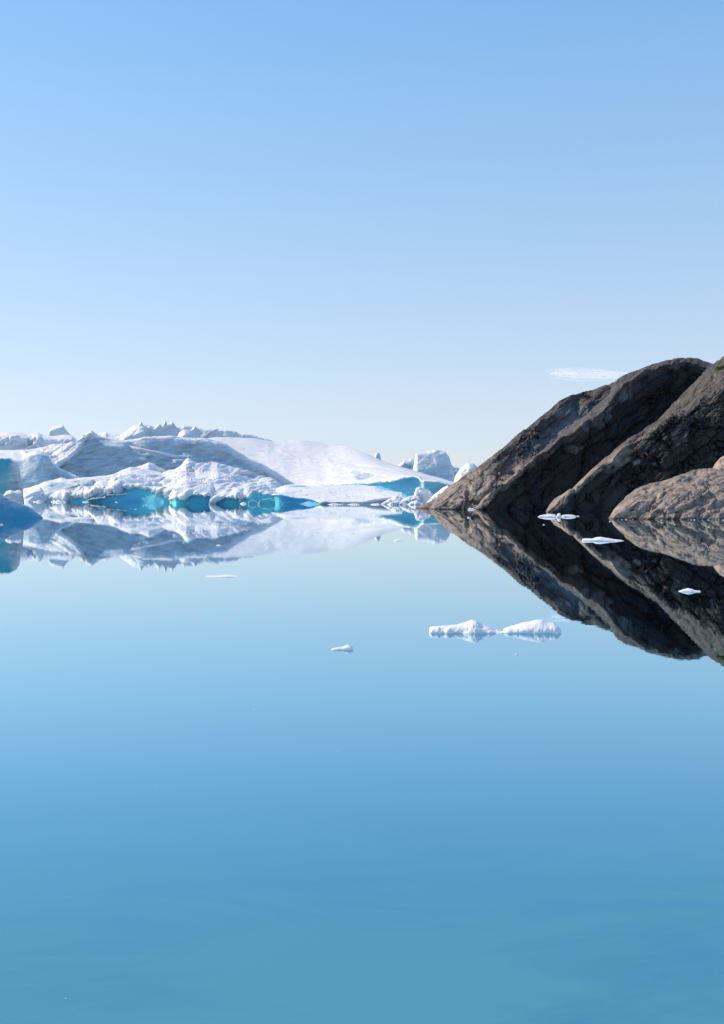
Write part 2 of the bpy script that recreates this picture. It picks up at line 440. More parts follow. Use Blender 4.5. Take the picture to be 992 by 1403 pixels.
# far range of bergs
e = empty('iceberg', 265, 2300, 'long far white iceberg with sharp blue spires rising behind the great sloping berg', 'iceberg', 'icebergs')
crest = [(125, 600), (137, 594), (145, 591.5), (152, 593), (165, 594), (172, 589), (185, 582), (191, 580), (198, 580), (210, 583), (216, 584), (224, 583), (234, 583), (242, 584), (254, 584),
         (266, 584), (276, 586.5), (296, 588.5), (308, 589), (321, 589.5), (332, 594), (345, 595.5), (358, 599), (366, 601), (376, 605), (392, 612)]
mass('ice_body', [[(x, y, 2300) for x, y in crest],
                  [(x, y + (5 if x < 200 else 2), 2240 if x < 200 else 2290, .1) for x, y in crest],
                  [(x, y + 12, 2215 if x < 200 else 2283, .2) for x, y in crest],
                  [(x, None, 2190, .5) for x, y in crest]], ice(2300, .1), e, 150, [('g', 6, 22), ('s', 4, 14, .6, (3, 2, 1))], smooth=1, seed=5, edge=.5, step=.5)
for cx, top, w2, hh in ((193, 576, 4.2, 7), (218, 579, 8, 9), (226.5, 574, 3.8, 11), (235.5, 576.5, 7, 9), (267, 581.5, 4.5, 6), (205, 582, 7, 5)):
    mass('ice_spire', [[(cx - w2, top + hh, 2262), (cx - w2 * .35, top + 2.5, 2262), (cx, top, 2262), (cx + w2 * .4, top + 3, 2262), (cx + w2, top + hh, 2262)],
                       [(cx - w2 * 1.3, top + hh + 3, 2254, .2), (cx, top + 4, 2254, .2), (cx + w2 * 1.3, top + hh + 3, 2254, .2)],
                       [(cx - w2 * 1.5, top + hh + 12, 2250, .25), (cx + w2 * 1.5, top + hh + 12, 2250, .25)]], ice(2300, .1), e, 25, [('f', .9, 5)], step=.5, seed=cx, smooth=1, bottom=120)
mass('ice_dome', [[(242, 600, 2180), (246, 591, 2180), (252, 587.5, 2180), (260, 588.5, 2180), (266, 594, 2180), (270, 603, 2180)],
                  [(242, 603, 2160, .2), (254, 595, 2160, .2), (270, 604, 2160, .2)], [(242, None, 2150, .4), (270, None, 2150, .4)]], ice(2300, .1), e, 60, [('f', 1, 8)], seed=3)

# small blue wedge berg
mass('iceberg', [[(66, 600, 1500), (67.5, 588.5, 1500), (72, 585.5, 1500), (80, 583, 1500), (86.5, 582, 1500), (89, 587, 1500), (93, 592, 1500), (99, 598, 1500)],
                 [(66, 601, 1494, .16), (68, 591, 1494, .16), (86, 585, 1494, .16), (99, 600, 1494, .16)],
                 [(66, None, 1490, .2), (99, None, 1490, .2)]], ice(1500, .05), None, 30, [('f', .8, 9)], step=.5, seed=4, smooth=0)
tag(bpy.data.objects['iceberg.001'] if 'iceberg.001' in bpy.data.objects else COL.objects[-1],
    'small pale blue wedge-shaped iceberg peeping over the flat-topped berg', 'iceberg', 'icebergs')

def berg(label, *a, **k):
    k.setdefault('seed', len(bpy.data.objects))
    o = mass(k.pop('name', 'iceberg'), *a, **k); return tag(o, label, k.get('cat') or 'iceberg', 'icebergs')

# flat-topped berg, far left
tc = [(-120, 596), (-40, 590), (0, 592.5), (10, 591.2), (25, 591.5), (38, 594), (53, 592.3), (58, 595.5), (73, 596.6), (90, 595), (98, 595.5), (103, 599), (108, 605), (116, 613)]
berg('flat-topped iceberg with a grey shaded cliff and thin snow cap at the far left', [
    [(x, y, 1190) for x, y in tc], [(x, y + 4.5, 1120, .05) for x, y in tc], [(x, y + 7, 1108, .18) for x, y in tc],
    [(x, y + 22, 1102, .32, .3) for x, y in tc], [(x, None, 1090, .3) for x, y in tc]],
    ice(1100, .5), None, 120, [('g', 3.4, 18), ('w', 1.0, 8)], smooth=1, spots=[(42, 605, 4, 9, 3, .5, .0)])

# far block, tiny berg and bergs by the rock
e = empty('iceberg', 594, 1640, 'tall block-shaped iceberg with a shaded front standing left of the dark rock slopes', 'iceberg', 'icebergs')
mass('ice_body', [[(563, 656, 1640), (566, 643, 1640), (568, 630, 1640), (570, 620.5, 1640), (581, 619, 1640), (588, 616.5, 1640), (596, 615.4, 1640), (610, 618.5, 1640), (616, 627, 1640), (619, 640, 1640), (623, 652, 1640), (629, 668, 1640)],
     [(563, 657, 1632), (568, 634, 1632, .1), (572, 624, 1632, .25, .2), (583, 622, 1631, .25, .3), (596, 619, 1630, .1), (610, 622, 1630, .1), (616, 632, 1632), (629, 669, 1632)],
     [(563, 664, 1622, .1, .3), (572, 645, 1618, .3, .7, .35), (598, 640, 1618, .22, .8, .35), (615, 645, 1622, .25, .3, .6), (629, 674, 1628)],
     [(563, None, 1610, .4, .4), (629, None, 1610, .4, .4)]], ice(1640, .45), e, 90, [('g', 4, 20), ('w', 1.2, 9)], step=.5, smooth=1, seed=21)
berg('low jagged blue iceberg half hidden behind the tall block-shaped berg', [
     [(536, 646, 1900), (547, 636.5, 1900), (554, 630.5, 1900), (560, 630, 1900), (563, 627.5, 1900), (570, 627, 1900), (610, 630, 1900), (616, 634, 1900), (622, 640, 1900), (626, 639, 1900), (633, 645, 1900), (650, 650, 1900)],
     [(536, 650, 1885, .3), (554, 635, 1885, .42), (650, 652, 1885, .42)], [(536, None, 1870, .6), (650, None, 1870, .6)]],
     ice(1900, .1), None, 90, [('f', 2, 12), ('r', 1.5, 6)], step=.5, smooth=1)
berg('rounded white iceberg touching the left edge of the dark rock slopes', [
     [(621, 664, 1300), (624, 651, 1300), (632, 640, 1300), (641, 633.6, 1300), (649, 634.5, 1300), (655, 640, 1300), (672, 652, 1300), (685, 668, 1300)],
     [(621, 668, 1270), (632, 645, 1265, .05), (644, 640, 1262, .05), (655, 645, 1270, .05), (685, 670, 1275)],
     [(621, None, 1240, .1), (685, None, 1240, .1)]], ice(1300, .2), None, 70, [('g', 4, 13), ('w', 1.2, 7)], step=.5, smooth=1)
berg('small bluish peak of a very distant iceberg beside the rock slopes', [
     [(648, 646, 2600), (656, 638, 2600), (660, 637, 2600), (667, 643, 2600), (700, 660, 2600)],
     [(648, 648, 2590, .5), (700, 661, 2590, .5)], [(648, None, 2570, .6), (700, None, 2570, .6)]], ice(2600, .1), None, 60, [('f', 1.2, 8)], step=.6, smooth=1)
berg('tiny rounded berg tip poking above the smooth white ice slope', [
     [(511.5, 632, 1500), (513, 624, 1500), (515.5, 620.5, 1500), (518, 619.5, 1500), (520.5, 622, 1500), (521.8, 627, 1500), (523, 636, 1500)],
     [(511.5, 633, 1490, .1), (516, 624, 1492, .4, .3), (523, 636, 1490, .4, .3)], [(511.5, None, 1480, .4), (523, None, 1480, .4)]], ice(1500, .1), None, 15, [('f', .5, 5)], step=.3, smooth=0)

# smooth white hill
hc = [(270, 604), (291, 598.5), (315, 598), (338, 599), (351, 600), (376, 604.5), (391, 603.3), (414, 602), (434, 604), (450, 608), (473, 610.5), (492, 616.6), (512, 625.7), (526, 632), (548, 639), (568, 644.6), (586, 650.7), (602, 654.5), (622, 661), (640, 668)]
def hl(x): return float(np.interp(x, [q[0] for q in hc], [q[1] for q in hc]))
e = empty('iceberg', 450, 800, 'broad smooth snow-covered ice hill sloping down to the right, in the centre', 'iceberg', 'icebergs')
mass('snow_slope', [[(x, y, 1250 - max(0, x - 450) * 2.2) for x, y in hc],
     [(270, 622, 1170), (391, 625, 1165), (450, 629, 1140), (500, 640, 1000), (560, 648, 780), (600, 656, 640), (640, 668, 580)],
     [(270, 650, 1080), (391, 651, 1070), (450, 652, 1030), (500, 653, 860), (545, 652, 620), (562, 650, 550), (600, 657, 500), (640, 669, 500)],
     [(270, 668, 1030), (391, 666, 1025), (420, 664, 1005), (450, 663, 940), (480, 662.3, 820), (512, 661, 650), (535, 659, 520), (555, 653.5, 440), (568, 652.5, 405), (574, 654.5, 395), (578, 659.5, 385), (600, 660.5, 385), (640, 672, 385)],
     [(270, 669, 1030), (391, 667, 1025), (420, 665, 1005), (450, 664, 940), (480, 663.8, 822, .5, .6), (512, 662.5, 670, .8, .2), (535, 660.5, 600, .85, .05), (555, 655, 540, .85, 0), (569, 654, 505, .85, 0), (575, 656, 480, .7, .3), (578, 661, 386, .6, 1), (600, 662, 386, .6, 1), (640, 673, 386, .5, 1)],
     [(270, None, 1030, .5), (391, None, 1025, .5), (450, None, 938, .6), (480, None, 822, .9, .3), (512, None, 674, .9, .2), (535, None, 606, .9, .1), (555, None, 548, .95, 0), (570, None, 512, .95, .1), (578, None, 386, .6, 1), (640, None, 386, .6, 1)]],
     ice(800, .32, .6, tone=.95), e, 160, [('g', 3.5, 60, 0, (1, 3, 1)), ('g', 1.6, 18, -.35, (3, 6, 1)), ('w', .9, 9, -.3, (4, 8, 1))], smooth=1, seed=31, dsm=[40, 40, 30, 5, 3, 3], ysm=[5, 30, 16, 0, 0, 0],
     spots=[(500, 652, 13, 6, 30, .5, 0), (488, 646, 9, 3, 10, .3, 0)])

# great sloping berg with the pointed peak
e = empty('iceberg', 200, 880, 'great grey-blue shaded iceberg with one sharp pointed peak and a long sloping back', 'iceberg', 'icebergs')
mc = [(-90, 619), (0, 616.5), (20, 616), (40, 616), (58, 613.5), (70, 609), (88, 608), (106, 604.5), (113, 600), (118, 595), (124.7, 589.7), (131, 594), (138.6, 599), (151, 601.6), (171, 603), (176, 601.6), (201, 599),
      (214, 598), (234, 597), (250, 599), (273, 600), (296, 604), (311, 609), (323, 618), (341, 629), (361, 637), (376, 645.7), (391, 657), (405, 665), (418, 673)]
def off(lst, dy, dD, c=0, t=0, r=1, xmin=-1e9): return [(x, y + dy, D + dD, c, t, r) for x, y, D in lst if x >= xmin]
def gd(x): return max(0, x - 124) * .36
mcD = [(x, y, 905 + gd(x) if x > 110 else 950) for x, y in mc]
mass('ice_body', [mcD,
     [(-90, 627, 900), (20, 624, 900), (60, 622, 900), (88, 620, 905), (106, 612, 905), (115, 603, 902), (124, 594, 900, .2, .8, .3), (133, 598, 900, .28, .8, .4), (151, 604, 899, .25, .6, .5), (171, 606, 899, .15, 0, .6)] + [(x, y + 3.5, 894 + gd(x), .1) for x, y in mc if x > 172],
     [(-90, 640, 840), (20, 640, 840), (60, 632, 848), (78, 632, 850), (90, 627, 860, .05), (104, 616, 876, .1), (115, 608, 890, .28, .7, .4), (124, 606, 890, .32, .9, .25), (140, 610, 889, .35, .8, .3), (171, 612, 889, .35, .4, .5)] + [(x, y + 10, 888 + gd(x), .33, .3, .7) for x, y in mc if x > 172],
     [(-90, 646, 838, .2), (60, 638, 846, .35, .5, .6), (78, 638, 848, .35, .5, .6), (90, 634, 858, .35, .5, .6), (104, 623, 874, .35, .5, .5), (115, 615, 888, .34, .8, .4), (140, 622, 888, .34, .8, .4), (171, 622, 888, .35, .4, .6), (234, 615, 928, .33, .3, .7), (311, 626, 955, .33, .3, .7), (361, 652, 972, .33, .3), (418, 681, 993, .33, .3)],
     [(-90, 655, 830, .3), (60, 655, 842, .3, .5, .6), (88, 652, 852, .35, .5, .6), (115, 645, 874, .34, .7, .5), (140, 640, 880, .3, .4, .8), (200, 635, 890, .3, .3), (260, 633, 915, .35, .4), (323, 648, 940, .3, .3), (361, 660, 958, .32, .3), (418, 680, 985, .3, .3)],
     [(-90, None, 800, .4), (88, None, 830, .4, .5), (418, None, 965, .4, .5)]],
     ice(880, .65, .9), e, 140, [('g', 11, 50), ('w', 4.0, 24, -.25, (3, 2, 1)), ('s', 4, 18, -.25, (3, 2, 1)), ('s', 7, 11, .95, (5, 8, 1), (28, 120)), ('w', 5, 12, .9, (3, 8, 1), (20, 121)), ('s', 2.2, 8, -.3, (5, 3, 1), (135, 420)), ('g', 1.8, 9)], smooth=1, seed=12)  # the berg's shaded flank is greyed in colour through the clearness values
# pale ledge crossing its face
lc = [(164, 604), (172, 606.5), (180, 610), (190, 612.5), (210, 616), (225, 619), (250, 624), (275, 631), (290, 640)]
def le(x): return gd(x) + 20 * (max(0, 1 - (x - 164) / 22) + max(0, 1 - (290 - x) / 22))
mass('snow_ledge', [[(x, y, 886 + le(x)) for x, y in lc], [(x, y + 1.6, 876 + le(x), .0) for x, y in lc], [(x, y + 5, 874 + le(x), .3, .3) for x, y in lc], [(x, y + 26, 882 + le(x), .35, .3) for x, y in lc]],
     ice(880, .5, .7), e, 20, [('f', 2.0, 22), ('f', .8, 5)], smooth=1, seed=13, bottom=25)
# rounded lobe at its left foot
fc = [(-60, 625), (0, 622), (20, 622), (30, 622), (40, 618.5), (49, 616), (57, 617), (66, 622), (73, 633), (84, 642), (98, 648), (112, 655), (125, 664)]
mass('rounded_lobe', [[(x, y, 700) for x, y in fc],
     [(x, y + (7 if x < 60 else 2), 672 if x < 60 else 690) for x, y in fc], [(x, y + (11 if x < 60 else 5), 664 if x < 60 else 684, .35, .5, .6) for x, y in fc],
     [(-60, 660, 650, .4, .6, .5), (50, 660, 650, .4, .8, .5), (125, 672, 665, .4, .6, .5)], [(-60, None, 640, .5, .8), (125, None, 650, .5, .8)]],
     ice(700, .3, .4), e, 100, [('g', 4.5, 28), ('g', 1.4, 9)], smooth=3, seed=14, spots=[(52, 627, 13, 6, 6, .55, 0)])
# bright broken crest running up to the peak
sc = [(58, 618), (66, 612), (76, 608.5), (90, 607.5), (104, 605), (112, 600.5), (118, 595.5), (123, 592)]
mass('snow_spur', [[(x, y, 890) for x, y in sc],
     [(58, 620, 872), (76, 617, 868), (90, 615, 868), (104, 610, 876), (112, 604, 886), (118, 598, 896), (123, 593, 906)],
     [(58, 628, 845), (70, 633, 835), (80, 635, 835), (90, 629, 845), (102, 618, 862), (112, 607, 882), (118, 600, 896), (123, 594, 908)],
     [(58, 640, 842, .3), (80, 641, 832, .35, .5), (92, 634, 843, .35, .5), (104, 622, 862, .35, .5), (114, 612, 890, .35, .5), (123, 596, 910, .35, .5)]],
     ice(880, .4, .9), e, 40, [('s', 7, 12, 1.0, (5, 9, 1)), ('w', 4, 9, .95, (3.5, 9, 1)), ('g', 1.6, 8)], smooth=1, seed=15, edge=.7, bottom=10)

# rough white mound in the middle
e = empty('iceberg', 300, 420, 'rough furrowed white mound over turquoise caves at the water, left of centre', 'iceberg', 'icebergs')
hcst = [(206, 672), (214, 660), (222, 648), (232, 643.5), (241, 642), (248, 637), (254, 629.5), (258, 626.5), (267, 633), (276, 637), (287, 635), (298, 633), (313, 637), (326, 640.6), (341, 647), (356, 652), (371, 654.5), (381, 661), (392, 669), (402, 677)]
mass('snow_mound', [[(x, y, 560) for x, y in hcst],
     [(206, 676, 500), (220, 660, 520), (238, 652, 520), (255, 644, 520), (267, 648, 515), (298, 645, 520), (313, 651, 545, .1), (341, 659, 548, .1), (371, 661, 520), (402, 680, 480)],
     [(206, 680, 430), (226, 672, 420), (238, 668, 415), (255, 661, 415), (298, 662, 420), (341, 668, 420), (371, 669, 400), (402, 682, 400)],
     [(206, 683, 440), (234, 683, 430), (239, 677, 336), (258, 675, 334), (273, 674, 334), (288, 677, 334), (292, 683, 332), (298, 682, 333), (310, 679, 334), (326, 678, 334), (333, 680, 334), (345, 675.5, 338), (366, 675, 338), (402, 683, 338)],
     [(206, 684, 440), (234, 684, 430), (239, 682, 331), (243, 682, 331), (258, 678.5, 331), (273, 677.5, 331), (288, 679, 331), (291.5, 687, 330), (298, 684, 331), (306, 681, 331), (326, 679.5, 331), (330, 686, 330), (334, 685, 333), (345, 678, 335.5), (366, 677, 335.5), (402, 685, 333)],
     [(206, 685, 441, .5), (234, 685, 431, .5), (239, 683.2, 333, .8, 1), (241, 683.4, 333, .8, 1), (255, 680, 333, .95, .5), (268, 678.5, 333, .85, .4), (288, 680, 333, .9, .2), (291.5, 688, 331, .4), (298, 684.5, 333, .85, .4), (326, 680.5, 333, .8, .7), (330, 687, 331, .6, .8), (334, 685.5, 333, .8, .9), (345, 678.8, 334, .8, .9), (366, 677.8, 335, .85, 1), (402, 686, 334, 1, .1)],
     [(206, None, 441, .5), (234, None, 431, .5), (239, None, 332, .85, 1), (245, None, 332, .85, 1), (262, None, 332, .85, .5), (288, None, 332, .9, .2), (291.5, None, 330, .5, .5), (300, None, 332, 1, .1), (326, None, 332, .95, .5), (330, None, 330, .7, 1), (350, None, 333, .8, .9), (372, None, 334, .85, .7), (384, None, 333, 1, .1), (402, None, 333, 1, 0)]],
     ice(450, .45, 1.0), e, 130, [('g', 7, 34, 0, (1, 6, 1)), ('w', 6.0, 12, .95, (4, 22, 1)), ('w', 1.4, 7, .8, (3.5, 16, 1)), ('g', .8, 6, .8, (2, 8, 1))], smooth=1, seed=16, step=.6, edge=.5, dsm=2, spots=[(345, 653, 24, 6, 26, .22, 0), (262, 650, 6, 9, 14, .15, 0)])  # first spot: the mound's shade patch, hollowed and greyed in the colour
# low snow tongue right of the mound with the long blue undercut
tcst = [(366, 679), (372, 674), (379, 668.5), (391, 664), (405, 663), (425, 665), (445, 664), (470, 664.5), (500, 665), (514, 666), (524, 671), (540, 673), (553, 675), (557, 680), (552, 688)]
o = mass('snow_tongue', [[(x, y, 420 - max(0, x - 500) * 1.2) for x, y in tcst],
     [(366, 680, 370), (391, 671, 375), (425, 672, 375), (470, 672, 375), (520, 676, 350), (545, 679, 335), (557, 683, 325)],
     [(366, 679, 341), (378, 677.5, 330), (385, 677.5, 330), (393, 679.5, 329), (405, 682, 328), (419, 682.5, 326), (431, 685, 322), (440, 688, 316), (470, 687, 315), (500, 687.5, 313), (520, 684, 316), (545, 681, 322), (557, 685, 318)],
     [(366, 680, 342, .85, 1), (380, 678.5, 331.5, .9, .8), (393, 680.5, 331, 1, 0), (405, 683, 330, 1, 0), (419, 683.5, 328, 1, 0), (431, 686, 324, .95, 0), (442, 689.5, 318, .5, .1), (470, 689.5, 316, .15, .5), (500, 690, 314, .15, .5), (520, 687, 317, .4, .3), (545, 684, 323, .5, .2), (557, 687, 318, .2)],
     [(366, None, 342, .85, 1), (380, None, 331, .9, .8), (394, None, 330, 1, 0), (430, None, 323, 1, 0), (442, None, 316, .5, .2), (500, None, 312, .3, .6), (530, None, 316, .5, .4), (557, None, 314, .4, .4)]],
     ice(350, .3, .6), None, 60, [('g', 4, 26, .1, (2.5, 6, 1)), ('s', 2.4, 10, .1, (4, 8, 1)), ('g', .8, 6)], smooth=1, seed=17, step=.6,
     spots=[(408, 666.5, 13, 1.6, 5, .6, .1)])
o.name = 'ice_shelf'; tag(o, 'low bright snow shelf with a long dark blue undercut along the central water line', 'ice shelf', 'low ice shelves')

# small pale arches standing in the turquoise cave
def tube(name, pts, r, mat, parent):
    V, Fc = [], []; k = 6
    for i, p in enumerate(pts):
        a = Vector(pts[max(0, i - 1)]); b = Vector(pts[min(len(pts) - 1, i + 1)])
        d = (b - a).normalized(); u = d.cross(Vector((0, 1, 0))).normalized(); v = d.cross(u)
        rr = r * (.7 + .45 * math.sin(i * 2.3))
        for j in range(k):
            an = j * 2 * math.pi / k; q = Vector(p) + (u * math.cos(an) + v * math.sin(an) * 1.8) * rr
            V.append(q)
    for i in range(len(pts) - 1):
        for j in range(k):
            Fc.append((i * k + j, i * k + (j + 1) % k, (i + 1) * k + (j + 1) % k, (i + 1) * k + j))
    me = bpy.data.meshes.new(name); me.from_pydata([tuple(v) for v in V], [], Fc)
    for p in me.polygons: p.use_smooth = True
    if parent: me.transform(__import__('mathutils').Matrix.Translation(-ORG[parent.name]))
    return link(name, me, mat, parent)
ea = empty('ice_arch', 362, 325, 'two small pale-rimmed ice loops standing in the turquoise water before the cave', 'ice arch')
def arcpts(prof, D): return [tuple(wpos(np.array(x), np.array(y), D)) for x, y in prof]
tube('rim', arcpts([(341, 691.5), (340.5, 688.5), (342.5, 686.5), (346, 685.4), (349.5, 686.2), (353, 688.6), (354, 692)], 324), .13, ice(350, .1), ea)
tube('rim', arcpts([(355, 692), (355, 687.5), (358, 685), (363, 684.4), (369, 683.6), (370.5, 682.2), (373, 684.8), (380, 685.4), (386, 688), (389, 691.5)], 326), .13, ice(350, .1), ea)
mass('ice_block', [[(328, 691, 328), (331, 688.5, 328), (334, 688, 328), (337, 689, 328), (340, 692, 328)], [(328, None, 326), (340, None, 326)]], ice(350, .05), ea, 3, [('f', .4, 4)], step=.5, smooth=0, bottom=-1)

# long low shelf, left
e = empty('ice_shelf', 130, 440, 'long broken white ice shelf with a bright blue undercut face on the left', 'ice shelf', 'low ice shelves')
gc = [(22, 688), (26, 684), (31, 674), (34, 669.5), (50, 666), (61, 660.5), (73, 658.5), (84, 654), (92, 656.5), (105, 656), (118, 654), (130, 653), (145, 652), (162, 648), (179, 641), (190, 641), (204, 644), (216, 646), (230, 650), (240, 656), (250, 676)]
mass('snow_shelf', [[(x, y, 560) for x, y in gc],
     [(22, 689, 460), (34, 676, 480), (61, 667, 480), (84, 661, 490, .15, .5), (118, 661, 500), (145, 659, 510), (179, 650, 520), (204, 653, 530), (216, 657, 525), (240, 669, 480), (250, 679, 450)],
     [(22, 689, 440), (34, 682, 440, .1, .5), (61, 676, 440, .3, .6), (84, 673, 440, .35, .7), (118, 670, 440, .1), (145, 666, 445), (175, 661, 450), (204, 664, 455), (224, 670, 440), (240, 675, 425), (250, 681, 425)],
     [(22, 690, 425), (34, 684, 425), (50, 684, 425), (70, 683, 425), (90, 682, 420), (110, 680, 418), (125, 677, 416), (140, 672, 414), (156, 670, 412), (173, 666, 410), (190, 666, 408), (205, 670, 405), (224, 673, 402), (236, 675, 400), (239, 683, 398), (250, 683, 398)],
     [(22, 690, 426, .7, 1), (34, 685, 427, .75, 1), (50, 686, 427, .5, 1), (70, 686, 426, .3, .9), (90, 683.5, 421, .5, .9), (110, 681, 419.5, .8, .2), (125, 678, 417.5, .5, .5), (140, 673, 415.5, .48, .6), (156, 671, 413.5, .6, .3), (173, 667.2, 411.5, .9, .2), (190, 667.2, 409.5, .85, .5), (205, 671.2, 406.5, .8, .8), (224, 674.4, 403.5, .9, .7), (236, 676.4, 401.5, .9, .8), (240, 684, 398, .3), (250, 684, 398, .2)],
     [(22, None, 420, .8, 1), (50, None, 422, .8, 1), (90, None, 419, .8, .8), (125, None, 415.5, 1, .1), (190, None, 407.5, 1, .1), (236, None, 399, .95, .7), (250, None, 396, .4)]],
     ice(440, .35, .9), e, 120, [('g', 10, 30, 0, (1, 5, 1)), ('w', 6, 15, .4, (2.6, 14, 1)), ('s', 3, 15, .3, (3, 10, 1)), ('w', 2.2, 7, .5, (2.5, 10, 1))], smooth=1, seed=18, step=.6,
     spots=[(120, 671, 14, 5, 14, .55, .1), (80, 666, 12, 6, 6, .45, .6), (150, 662, 12, 2.5, 6, .35, 0)])
for i, (x0_, x1_, y_, D_) in enumerate(((120, 144, 681, 412), (146, 184, 675, 410), (70, 98, 678, 424))):
    xm = (x0_ + x1_) / 2
    mass('snow_ledge', [[(x0_, y_ + 3, D_ + 3), (xm - 6, y_ + .6, D_ + 3), (xm + 4, y_ - 1.2, D_ + 3), (x1_, y_ - 1.5, D_ + 3)], [(x0_, y_ + 3.4, D_), (xm, y_ + 2.2, D_), (x1_, y_ + .6, D_)],
         [(x0_, y_ + 4, D_ + 2, .8), (xm, y_ + 3, D_ + 2, .8), (x1_, y_, D_ + 2, .8)]], ice(440, .2, .7), e, 4, [('g', 3.2, 9), ('w', 1.2, 5)], step=.5, smooth=1, edge=.8, seed=90 + i, bottom=1)
mass('ice_peak', [[(160, 658, 600), (176, 646, 600), (186, 640, 600), (196, 637, 600), (204, 633.2, 600), (211, 635, 600), (218, 640, 600), (232, 646, 600), (246, 664, 600)],
     [(160, 660, 588), (186, 644, 588, .05), (204, 637, 590, .15), (218, 645, 592, .15), (246, 665, 590)],
     [(160, 668, 580, .1), (204, 662, 576, .25), (246, 670, 580, .2)], [(160, 680, 578, .3), (246, 680, 578, .3)]],
     ice(600, .3, .7), e, 50, [('g', 4, 18), ('w', 1.2, 8)], smooth=1, seed=19, bottom=-1)
mass('snow_ridge', [[(28, 688, 432), (33, 676, 432), (42, 671, 432), (55, 667, 432), (60, 672, 432), (62, 682, 432), (60, 689, 432)],
     [(28, 689, 422), (34, 680, 420), (45, 676, 420), (56, 673, 424), (62, 684, 426)], [(28, None, 416, .5, 1), (62, None, 418, .5, 1)]],
     ice(440, .3, .9), e, 14, [('w', 1.6, 8, .7, (3, 2, 1))], step=.5, smooth=1, seed=20)

for i, (xc, wd, ht, Dd) in enumerate(((52, 14, 2.2, 416), (80, 20, 2.4, 411), (118, 9, 1.3, 409), (160, 5, 1.2, 402), (237.5, 5, 6, 396))):
    yb = HOR + CAMH * F / Dd
    mass('ice_block', [[(xc - wd / 2, yb, Dd), (xc - wd * .25, yb - ht * .7, Dd), (xc + wd * .05, yb - ht, Dd), (xc + wd * .3, yb - ht * .5, Dd), (xc + wd / 2, yb, Dd)],
         [(xc - wd / 2, yb + .2, Dd - 2), (xc, yb - ht * .5, Dd - 2), (xc + wd / 2, yb + .2, Dd - 2)], [(xc - wd / 2, None, Dd - 2.5, .5, 1), (xc + wd / 2, None, Dd - 2.5, .5, 1)]],
         ice(440, .2, .7), e, 5, [('v', 1.8, 8), ('g', .8, 4)], step=.4, smooth=1, edge=1, seed=110 + i, bottom=-1)

# tumbled blocks at the right end of the ice
e = empty('ice_rubble', 570, 310, 'tumbled white and blue ice blocks before the blue cove, beside the rock', 'ice rubble')
rub = [([(520, 691), (528, 686), (536, 682), (542, 679), (548, 679.5), (553, 683), (556, 692)], 318, .25),
       ([(546, 692), (552, 684), (560, 680), (568, 679), (574, 680), (579, 686), (582, 692)], 312, .35),
       ([(566, 682), (569, 672), (570, 668), (575, 666.8), (583, 669.5), (590, 672), (594, 678), (597, 688)], 330, .15),
       ([(583, 692), (588, 684), (594, 678), (600, 673), (607, 667), (614, 664), (622, 672), (628, 692)], 322, .1),
       ([(528, 692.5), (536, 688), (545, 686), (553, 688), (560, 692.5)], 304, .2),
       ([(556, 693), (564, 687), (571, 685), (577, 688), (586, 693)], 300, .3),
       ([(505, 693), (511, 690), (518, 689.5), (524, 693)], 303, .1),
       ([(446, 693), (455, 689.5), (463, 690), (470, 693)], 306, .1), ([(472, 693), (481, 690.2), (490, 690), (497, 693)], 305, .1)]
for i, (pr, D, c) in enumerate(rub):
    ym = min(p[1] for p in pr)
    mass('ice_block', [[(x, y, D) for x, y in pr], [(x, y + (692 - y) * .25, D - 3) for x, y in pr],
         [(x, y + (692 - y) * .6, D - 4, c * 1.6, .5) for x, y in pr], [(x, None, D - 5, c * 2, .6) for x, y in pr]],
         ice(320, .15, .8), e, 9, [('v', 3.0, 12), ('g', 1.4, 6)], step=.45, smooth=1, seed=40 + i, bottom=-1)

# near berg at the left edge: teal block and blue wedge
nb = [(-160, 600), (-80, 612), (-30, 622), (0, 626), (12, 626), (17, 629), (23, 632), (27, 638), (26, 646), (30, 655), (31.5, 671), (32, 690), (34, 712)]
e = empty('iceberg', -30, 145, 'near dark teal ice wall cut off by the left edge of the picture', 'iceberg', 'icebergs')
mass('ice_wall', [[(x, y, 152) for x, y in nb],
     [(x, y + 1.6, 141.2) for x, y in nb], [(x, y + 3.5, 141, .88 if x < 14 else .45 if x < 22 else .25, .4, 1) for x, y in nb],
     [(-160, 650, 140.7, .75, .1), (-10, 645, 140.7, .85, .4), (8, 645, 140.7, .7, .6, 1), (20, 650, 141.2, .38, .8, 1), (34, 700, 142.5, .2, .9)],
     [(-160, None, 140.5, .7, .9), (10, None, 140.5, .62, 1), (34, None, 142.4, .35, 1)]],
     ice(140, .1, .3, deep=.6), e, 24, [('g', 4, 24), ('g', 1.6, 9)], smooth=1, seed=50, step=.6)
mass('ice_ledge', [[(5, 678, 137), (9, 672.5, 137), (15, 671, 137), (20, 673, 137), (25, 671, 137), (29, 672, 137), (31, 676, 137), (31.5, 700, 137)],
     [(5, 679.5, 136, .3, .6), (15, 674.5, 136, .3, .6), (30, 677, 136, .3, .6), (31.5, 701, 136)], [(5, None, 134, .6, .9), (31.5, None, 134, .6, .9)]], ice(140, .2, .6), e, 3, [('f', 1.6, 7)], smooth=1, seed=51, step=.5)
wg = [(-200, 640), (-60, 655), (0, 675.5), (13, 683.5), (26, 688), (43, 696), (50, 701), (55, 705), (59, 709), (61, 712)]
mass('ice_wedge', [[(x, y, 129.5) for x, y in wg], [(x, y + .8, 128.3, .45, 0) for x, y in wg], [(x, y + (711 - y) * .5, 127.8, .8, 0) for x, y in wg], [(x, None, 127.2, .9, .1) for x, y in wg]],
     ice(130, .0, .2, deep=.75), e, 5, [('f', .7, 22), ('f', .2, 4)], smooth=1, seed=52, step=.6)

